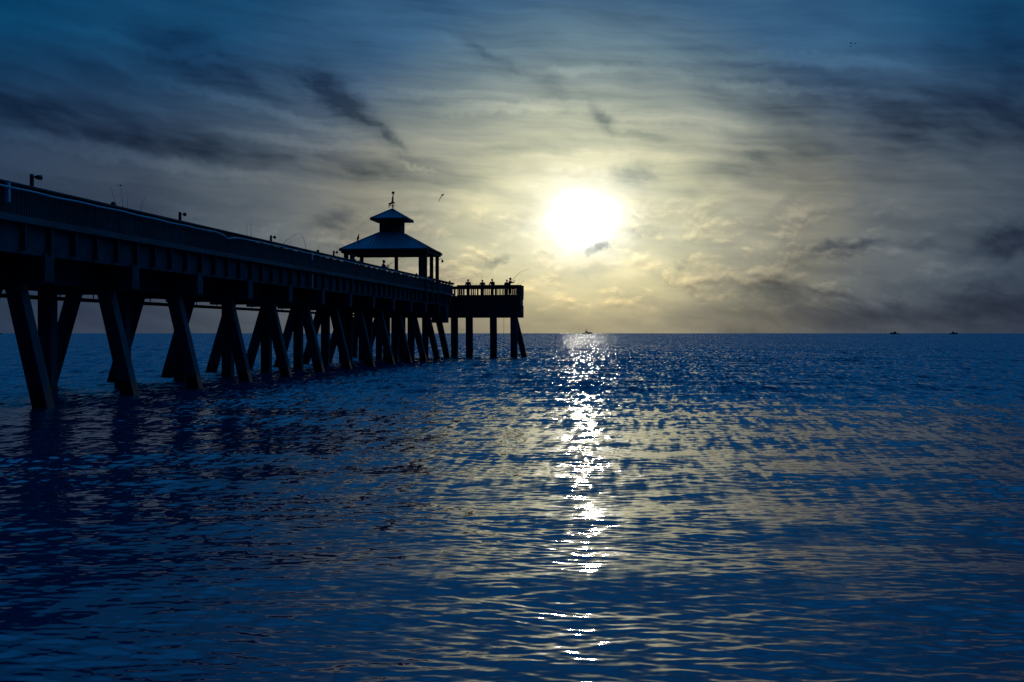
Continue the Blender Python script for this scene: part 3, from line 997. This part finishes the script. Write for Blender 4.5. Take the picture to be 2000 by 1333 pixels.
    if hat == 'cap':
        hb.ball(c + Vector((0, -.008, .045)) * k, .098 * k, .118 * k, .092 * k, 12, 8)
        hb.plate([(-.07 * k, .06 * k), (-.05 * k, .17 * k), (.05 * k, .17 * k), (.07 * k, .06 * k)], .012, c + Vector((0, 0, .04)) * k, (1, 0, 0), (0, 1, 0))
        hb.build("cap", SHIRT, o)
    else:
        hb.ball(c + Vector((0, -.022, .030)) * k, .096 * k, .110 * k, .110 * k, 12, 8)
        hb.build("hair", HAIR, o)
    hand = o.matrix_basis @ Vector(J['palmr'])
    return o, hand


def head_top_place(px, py, x, h):
    """feet position for a person of height h whose crown shows at (px, py) at lateral x"""
    y = y_at(px, x)
    return Vector((x, y, z_at(py, x, y) - h))


DECK = lambda y: up(4.2, y) + .005
people = []


def stander(label, px, x, rz, h, pose, lean=0.0, hat=None):
    y = y_at(px, x)
    return person(label, (x, y, DECK(y)), rz, h, pose, lean, hat)


# along the near railing
stander("short person at the railing with a fist raised to a rod, nearest the shore", 221, XN - .55, R(-70), 1.53, 'raise', .0)
stander("short person in a cap with only the head above the railing, beside the downpipe", 622, XN - .55, R(80), 1.58, 'rail', .0, 'cap')
stander("person beside the left gazebo posts holding one forearm up", 690.5, XN - .8, R(-60), 1.93, 'wave', .0)
_, hand4 = stander("tall person standing sideways under the gazebo, gripping a rod", 747.5, XN - .6, R(-62), 2.04, 'rod', .06)
stander("person under the gazebo with only the crown of the head above the railing", 792.5, XN - .6, R(20), 1.44, 'rail', .0)
stander("person under the gazebo, head round above the rail left of the thick corner post", 812, XN - .6, R(-80), 1.58, 'rail', .05)
stander("person bending an arm over the rail right behind the thick corner post", 836, XN - .45, R(-60), 1.55, 'raise', .1)
stander("person with an arm stretched out to a rod where the pier meets its end platform", 876.5, XN - .5, R(-75), 1.62, 'raise', .1)
# on the end platform
for i, (px, h, rz, pose, hat, lab) in enumerate((
        (914.3, 1.97, R(10), 'stand', None, "person upright and apart at the left of the end platform"),
        (942.3, 1.90, R(185), 'rail', None, "broad shouldered person second along the end platform railing"),
        (961.8, 2.00, R(160), 'rail', None, "person with square shoulders in the middle of the end platform"),
        (989.5, 1.93, R(-20), 'stand', None, "person half hidden behind the one with the bent rod"),
        (995.2, 2.12, R(-70), 'raise', 'cap', "person in a cap lifting a long bent rod at the platform corner"))):
    yy = Y_END + .6 + (0.5 if i == 3 else 0)
    p = at_y(px, 600, yy)
    o, hnd = person(lab, (p.x, yy, zt + .004), rz, h, pose, .04, hat)
    if i == 4: hand13 = hnd

# ------------------------------------------------------------------ fishing rods
def rod(label, pts, r=.014, reel=True):
    """pts: world points butt to tip"""
    pts = [Vector(p) for p in pts]
    b = pts[0]
    o = empty("fishing_rod", b)
    tag(o, label, "fishing rod", "fishing rods on the pier")
    n = len(pts)
    rr = [r * (1 - .62 * i / (n - 1)) for i in range(n)]
    MB().tube([p - b for p in pts], rr, 6).build("rod_blank", ROD, o)
    d = (pts[1] - pts[0]).normalized()
    MB().tube([d * .02, d * .34], r * 1.7, 6).build("grip", ROD, o)
    if reel:
        MB().ball(d * .42 + Vector((.03, 0, -.05)), .04, .055, .05, 8, 6).build("reel", BLACK, o)
    return o


def rail_rod(label, b, tip, x=XN + .05, mid=None, r=.014):
    """rod leaning on the near railing: visible foot and tip given, the butt continues down to the deck"""
    p0 = pt(b[0], b[1] + 4, x)
    y = p0.y
    tp = at_y(tip[0], tip[1], y + .1)
    seq = [p0]
    if mid:
        seq += [at_y(q[0], q[1], y + .05) for q in mid]
    seq.append(tp)
    d = (seq[1] - seq[0]).normalized()
    if d.z > .15:
        dz = (seq[0].z - DECK(y)) / d.z
        dz = min(dz, 1.3)
        seq.insert(0, seq[0] - d * dz)
    return rod(label, seq, r)


rail_rod("slanting rod held in the raised fist nearest the shore", (229.5, 403), (217, 365.5))
rail_rod("upright rod with its tip just under the hovering bird", (241.5, 408), (237, 366), r=.011)
rail_rod("short faint upright rod right of the rod under the hovering bird", (249.3, 409), (249.3, 384), r=.010)
rail_rod("left of two parallel rods leaning seaward before the second railing light", (272, 414.5), (278.5, 385), r=.012)
rail_rod("right of two parallel rods leaning seaward before the second railing light", (275, 415.5), (283.5, 386.5), r=.012)
rail_rod("shorter of two upright rods left of the third railing light", (482.8, 461.5), (482.2, 436), r=.014)
rail_rod("taller of two upright rods left of the third railing light", (491.5, 463.5), (489.6, 434), r=.016)
rail_rod("long rod arching up to the right beside the third railing light", (548, 478), (584, 456.2), mid=[(560, 470), (571, 462.5), (578, 458)], r=.017)
rail_rod("thin straight rod beneath the arching rod", (556, 479), (577, 464.5), r=.010)
rail_rod("rod bowed over to the left, its tip meeting the arching rod", (599.5, 490), (586, 456.3), mid=[(596.5, 478), (594, 469), (590.5, 460.5)], r=.019)
rail_rod("short rod leaning right beside the person in a cap at the downpipe", (613, 493), (625.5, 479), r=.012)
rail_rod("upright rod between the smallest railing light and the gazebo eave", (660.5, 504), (658.5, 482), r=.014)
rail_rod("short forked looking rod leaning right beyond the outermost gazebo post", (856.5, 550), (863.5, 536), r=.013)
rail_rod("stub of a rod poking over the rail beyond the outermost gazebo post", (861, 552), (861, 546.5), r=.022)
rail_rod("short upright rod in the outstretched hand where the pier meets the platform", (883.6, 553), (884.6, 542.5), r=.017)
y4 = hand4.y
rod("rod pointing up to the right across the opening under the gazebo", [at_y(751, 521.5, y4), at_y(759.5, 517.2, y4), at_y(775, 509.5, y4 + .1), at_y(792, 501.5, y4 + .2)], .022)
yr = Y_END + .35


def head_rod(label, pts, r, reel=True):
    rod(label, [at_y(a, b, yr + .05 * i) for i, (a, b) in enumerate(pts)], r, reel)


head_rod("long rod bent over in an arc toward the sun at the platform corner", [(994, 556), (999, 550), (1003.5, 545), (1009, 538.5), (1016, 532.5), (1024, 528.6), (1035, 526)], .026)
head_rod("faint upright rod left of the broad shouldered person", [(931.4, 566), (931.4, 552), (931.2, 537)], .012)
head_rod("faint upright rod above the broad shouldered person's head", [(940.9, 566), (940.8, 552), (940.6, 539)], .012)
head_rod("short upright rod between the broad and the square shouldered people", [(946.8, 567), (946.7, 558), (946.5, 549)], .014)
head_rod("left of two rods slanting over the platform corner", [(1005, 568), (1011, 556), (1016.3, 543.5)], .014)
head_rod("right of two rods slanting over the platform corner", [(1009, 566), (1017, 556.5), (1024.5, 547.5)], .014)

# ------------------------------------------------------------------ birds


def bird(label, loc, span, wing_l, wing_r, rz=0.0, tilt=0.0, group=None, fat=1.0):
    """wings: list of (out, up) fractions of half span"""
    o = empty("bird", loc, rz)
    o.rotation_euler = (0, tilt, rz)
    tag(o, label, "bird", group)
    hs = span / 2
    L_ = span * .42
    mb = MB().tube([(0, -L_ * .55, 0), (0, -L_ * .3, 0), (0, 0, 0), (0, L_ * .28, .01), (0, L_ * .42, .02), (0, L_ * .55, .01)],
                   [.004 * span, .045 * span * fat, .065 * span * fat, .05 * span * fat, .032 * span, .006 * span], 8)
    mb.plate([(-.02 * span, -L_ * .4), (.02 * span, -L_ * .4), (.06 * span, -L_ * .75), (-.06 * span, -L_ * .75)], .008 * span, (0, 0, 0), (1, 0, 0), (0, 1, 0))
    mb.build("body", FEATHER, o)
    for s, wl in ((-1, wing_l), (1, wing_r)):
        v = []
        n = len(wl)
        for i, (u, z) in enumerate(wl):
            ch = .17 * span * (1 - .75 * (i / (n - 1)) ** 1.5)
            for dyy, dzz in ((ch * .5, 0), (0, .018 * span * (1 - i / n)), (-ch * .5, 0), (0, -.012 * span * (1 - i / n))):
                v.append((s * u * hs, dyy - .10 * span * (i / (n - 1)) ** 2, z * hs + dzz))
        f = []
        for i in range(n - 1):
            for k in range(4):
                f.append((i * 4 + k, i * 4 + (k + 1) % 4, (i + 1) * 4 + (k + 1) % 4, (i + 1) * 4 + k))
        f += [(3, 2, 1, 0), tuple((n - 1) * 4 + k for k in range(4))]
        MB().add(v, f).build("wing", FEATHER, o)
    return o


p = at_y(864.6, 381.5, 95)
bird("gull banking with one long wing hanging down, right of the weathervane", p, .92, [(0, 0), (.28, -.30), (.55, -.75), (.72, -1.25)], [(0, 0), (.22, .16), (.42, .16), (.62, .10)], R(-20))
p = at_y(236, 363, 51)
bird("bird with spread wings hovering over the upright rods near the shore", p, .42, [(0, 0), (.4, .06), (.8, .0), (1, -.04)], [(0, 0), (.4, .12), (.8, .16), (1, .10)], R(25), fat=1.5)
p = at_y(268.6, 679.2, 70)
bird("bird flying low over the water, seen between the piles", p, .44, [(0, 0), (.35, .15), (.7, .3), (1.1, .34)], [(0, 0), (.35, .18), (.65, .1), (.9, .06)], R(10), fat=1.3)
for (bx, by, lb) in ((1661.2, 86.3, "upper left of three tiny birds high in the sky"), (1669.7, 86.5, "rightmost of three tiny birds high in the sky"), (1661.0, 92.2, "lowest of three tiny birds high in the sky")):
    p = at_y(bx, by, 240)
    bird(lb, p, .95, [(0, 0), (.4, .25), (.8, .2), (1, .05)], [(0, 0), (.35, .35), (.6, .5), (.8, .5)], R(random.uniform(-60, 60)), fat=1.7, group="tiny birds high in the sky")
# perched bird on the gazebo roof
zx = GX - E + 1.55
slope = (ZCB - ZE) / (E - 1.14)
p = Vector((zx, GY - E + 1.50, ZE + 1.50 * slope))
o = empty("bird", p)
tag(o, "small bird perched upright on the left slope of the gazebo roof", "bird")
MB().tube([(-.05, 0, .02), (-.04, 0, .16), (.0, 0, .34), (.03, 0, .46), (.05, 0, .56), (.06, 0, .66)], [.03, .09, .12, .09, .045, .05], 10).ball((.07, 0, .68), .06, nu=8, nv=6).build("body", FEATHER, o)
MB().tube([(.12, 0, .69), (.24, 0, .70)], [.02, .004], 6).build("beak", BLACK, o)
MB().tube([(.0, .03, .0), (.0, .03, .18)], .012, 5).tube([(.0, -.03, .0), (.0, -.03, .18)], .012, 5).build("leg", BLACK, o)

# ------------------------------------------------------------------ boats on the horizon


def boat(label, px, dist, length, rz, tower=True):
    p = at_y(px, HORIZON, dist)
    o = empty("fishing_boat", (p.x, p.y, 0), rz)
    tag(o, label, "boat", "boats on the horizon")
    l, b = length, length * .3
    v, f = [], []
    st = [(-.5, .86, .13), (-.25, 1.0, .13), (0, 1.0, .145), (.25, .8, .18), (.42, .4, .215), (.53, .02, .25)]
    for u, w, fb in st:
        x = u * l
        for s_, z_ in ((-1, 1), (-.7, 0), (0, -1), (.7, 0), (1, 1)):
            zz = fb * l if z_ == 1 else (-.01 * l if z_ == 0 else -.05 * l)
            xx = x if z_ == 1 else x - .05 * l * max(0, u)
            v.append((xx, s_ * w * b / 2, zz))
    n = len(st)
    for i in range(n - 1):
        for k in range(4):
            f.append((i * 5 + k, i * 5 + k + 1, (i + 1) * 5 + k + 1, (i + 1) * 5 + k))
        f.append((i * 5 + 4, i * 5, (i + 1) * 5, (i + 1) * 5 + 4))
    f += [(0, 1, 2, 3, 4), tuple((n - 1) * 5 + k for k in (4, 3, 2, 1, 0))]
    MB().add(v, f).build("hull", HULL, o)
    MB().add([(-.2 * l, -.1 * l, .12 * l), (.2 * l, -.1 * l, .15 * l), (.2 * l, .1 * l, .15 * l), (-.2 * l, .1 * l, .12 * l),
              (-.18 * l, -.08 * l, .30 * l), (.06 * l, -.08 * l, .30 * l), (.06 * l, .08 * l, .30 * l), (-.18 * l, .08 * l, .30 * l)],
             [(0, 3, 2, 1), (4, 5, 6, 7), (0, 1, 5, 4), (1, 2, 6, 5), (2, 3, 7, 6), (3, 0, 4, 7)]).build("cabin", HULL, o)
    MB().box(-.19 * l, .02 * l, -.085 * l, .085 * l, .305 * l, .325 * l).build("flybridge", HULL, o)
    if tower:
        mb = MB()
        for sx, sy in ((-1, -1), (1, -1), (1, 1), (-1, 1)):
            mb.bar((-.08 * l + sx * .08 * l, sy * .07 * l, .32 * l), (-.07 * l + sx * .04 * l, sy * .04 * l, .56 * l), .015 * l, .015 * l)
        mb.build("tower_frame", HULL, o)
        MB().box(-.13 * l, -.01 * l, -.06 * l, .06 * l, .43 * l, .45 * l).box(-.13 * l, -.01 * l, -.06 * l, .06 * l, .56 * l, .58 * l).build("tower_top", HULL, o)
        MB().tube([(.02 * l, .09 * l, .2 * l), (.06 * l, .2 * l, .62 * l)], .006 * l, 5).tube([(-.02 * l, -.09 * l, .2 * l), (-.3 * l, -.2 * l, .6 * l)], .006 * l, 5).build("outrigger", HULL, o)
    return o


boat("sport fishing boat with a tower, on the horizon right under the sun", 1146.5, 3000, 22.5, R(5), True)
boat("dark boat with high wheelhouse on the horizon, left of the two far boats", 1747, 3000, 20, R(188), False)
boat("low dark boat on the horizon, nearest the picture's right edge", 1862, 3200, 20, R(0), False)
boat("dark boat cut by the picture's left edge on the horizon beyond the piles", -3, 3000, 18, R(180), False)
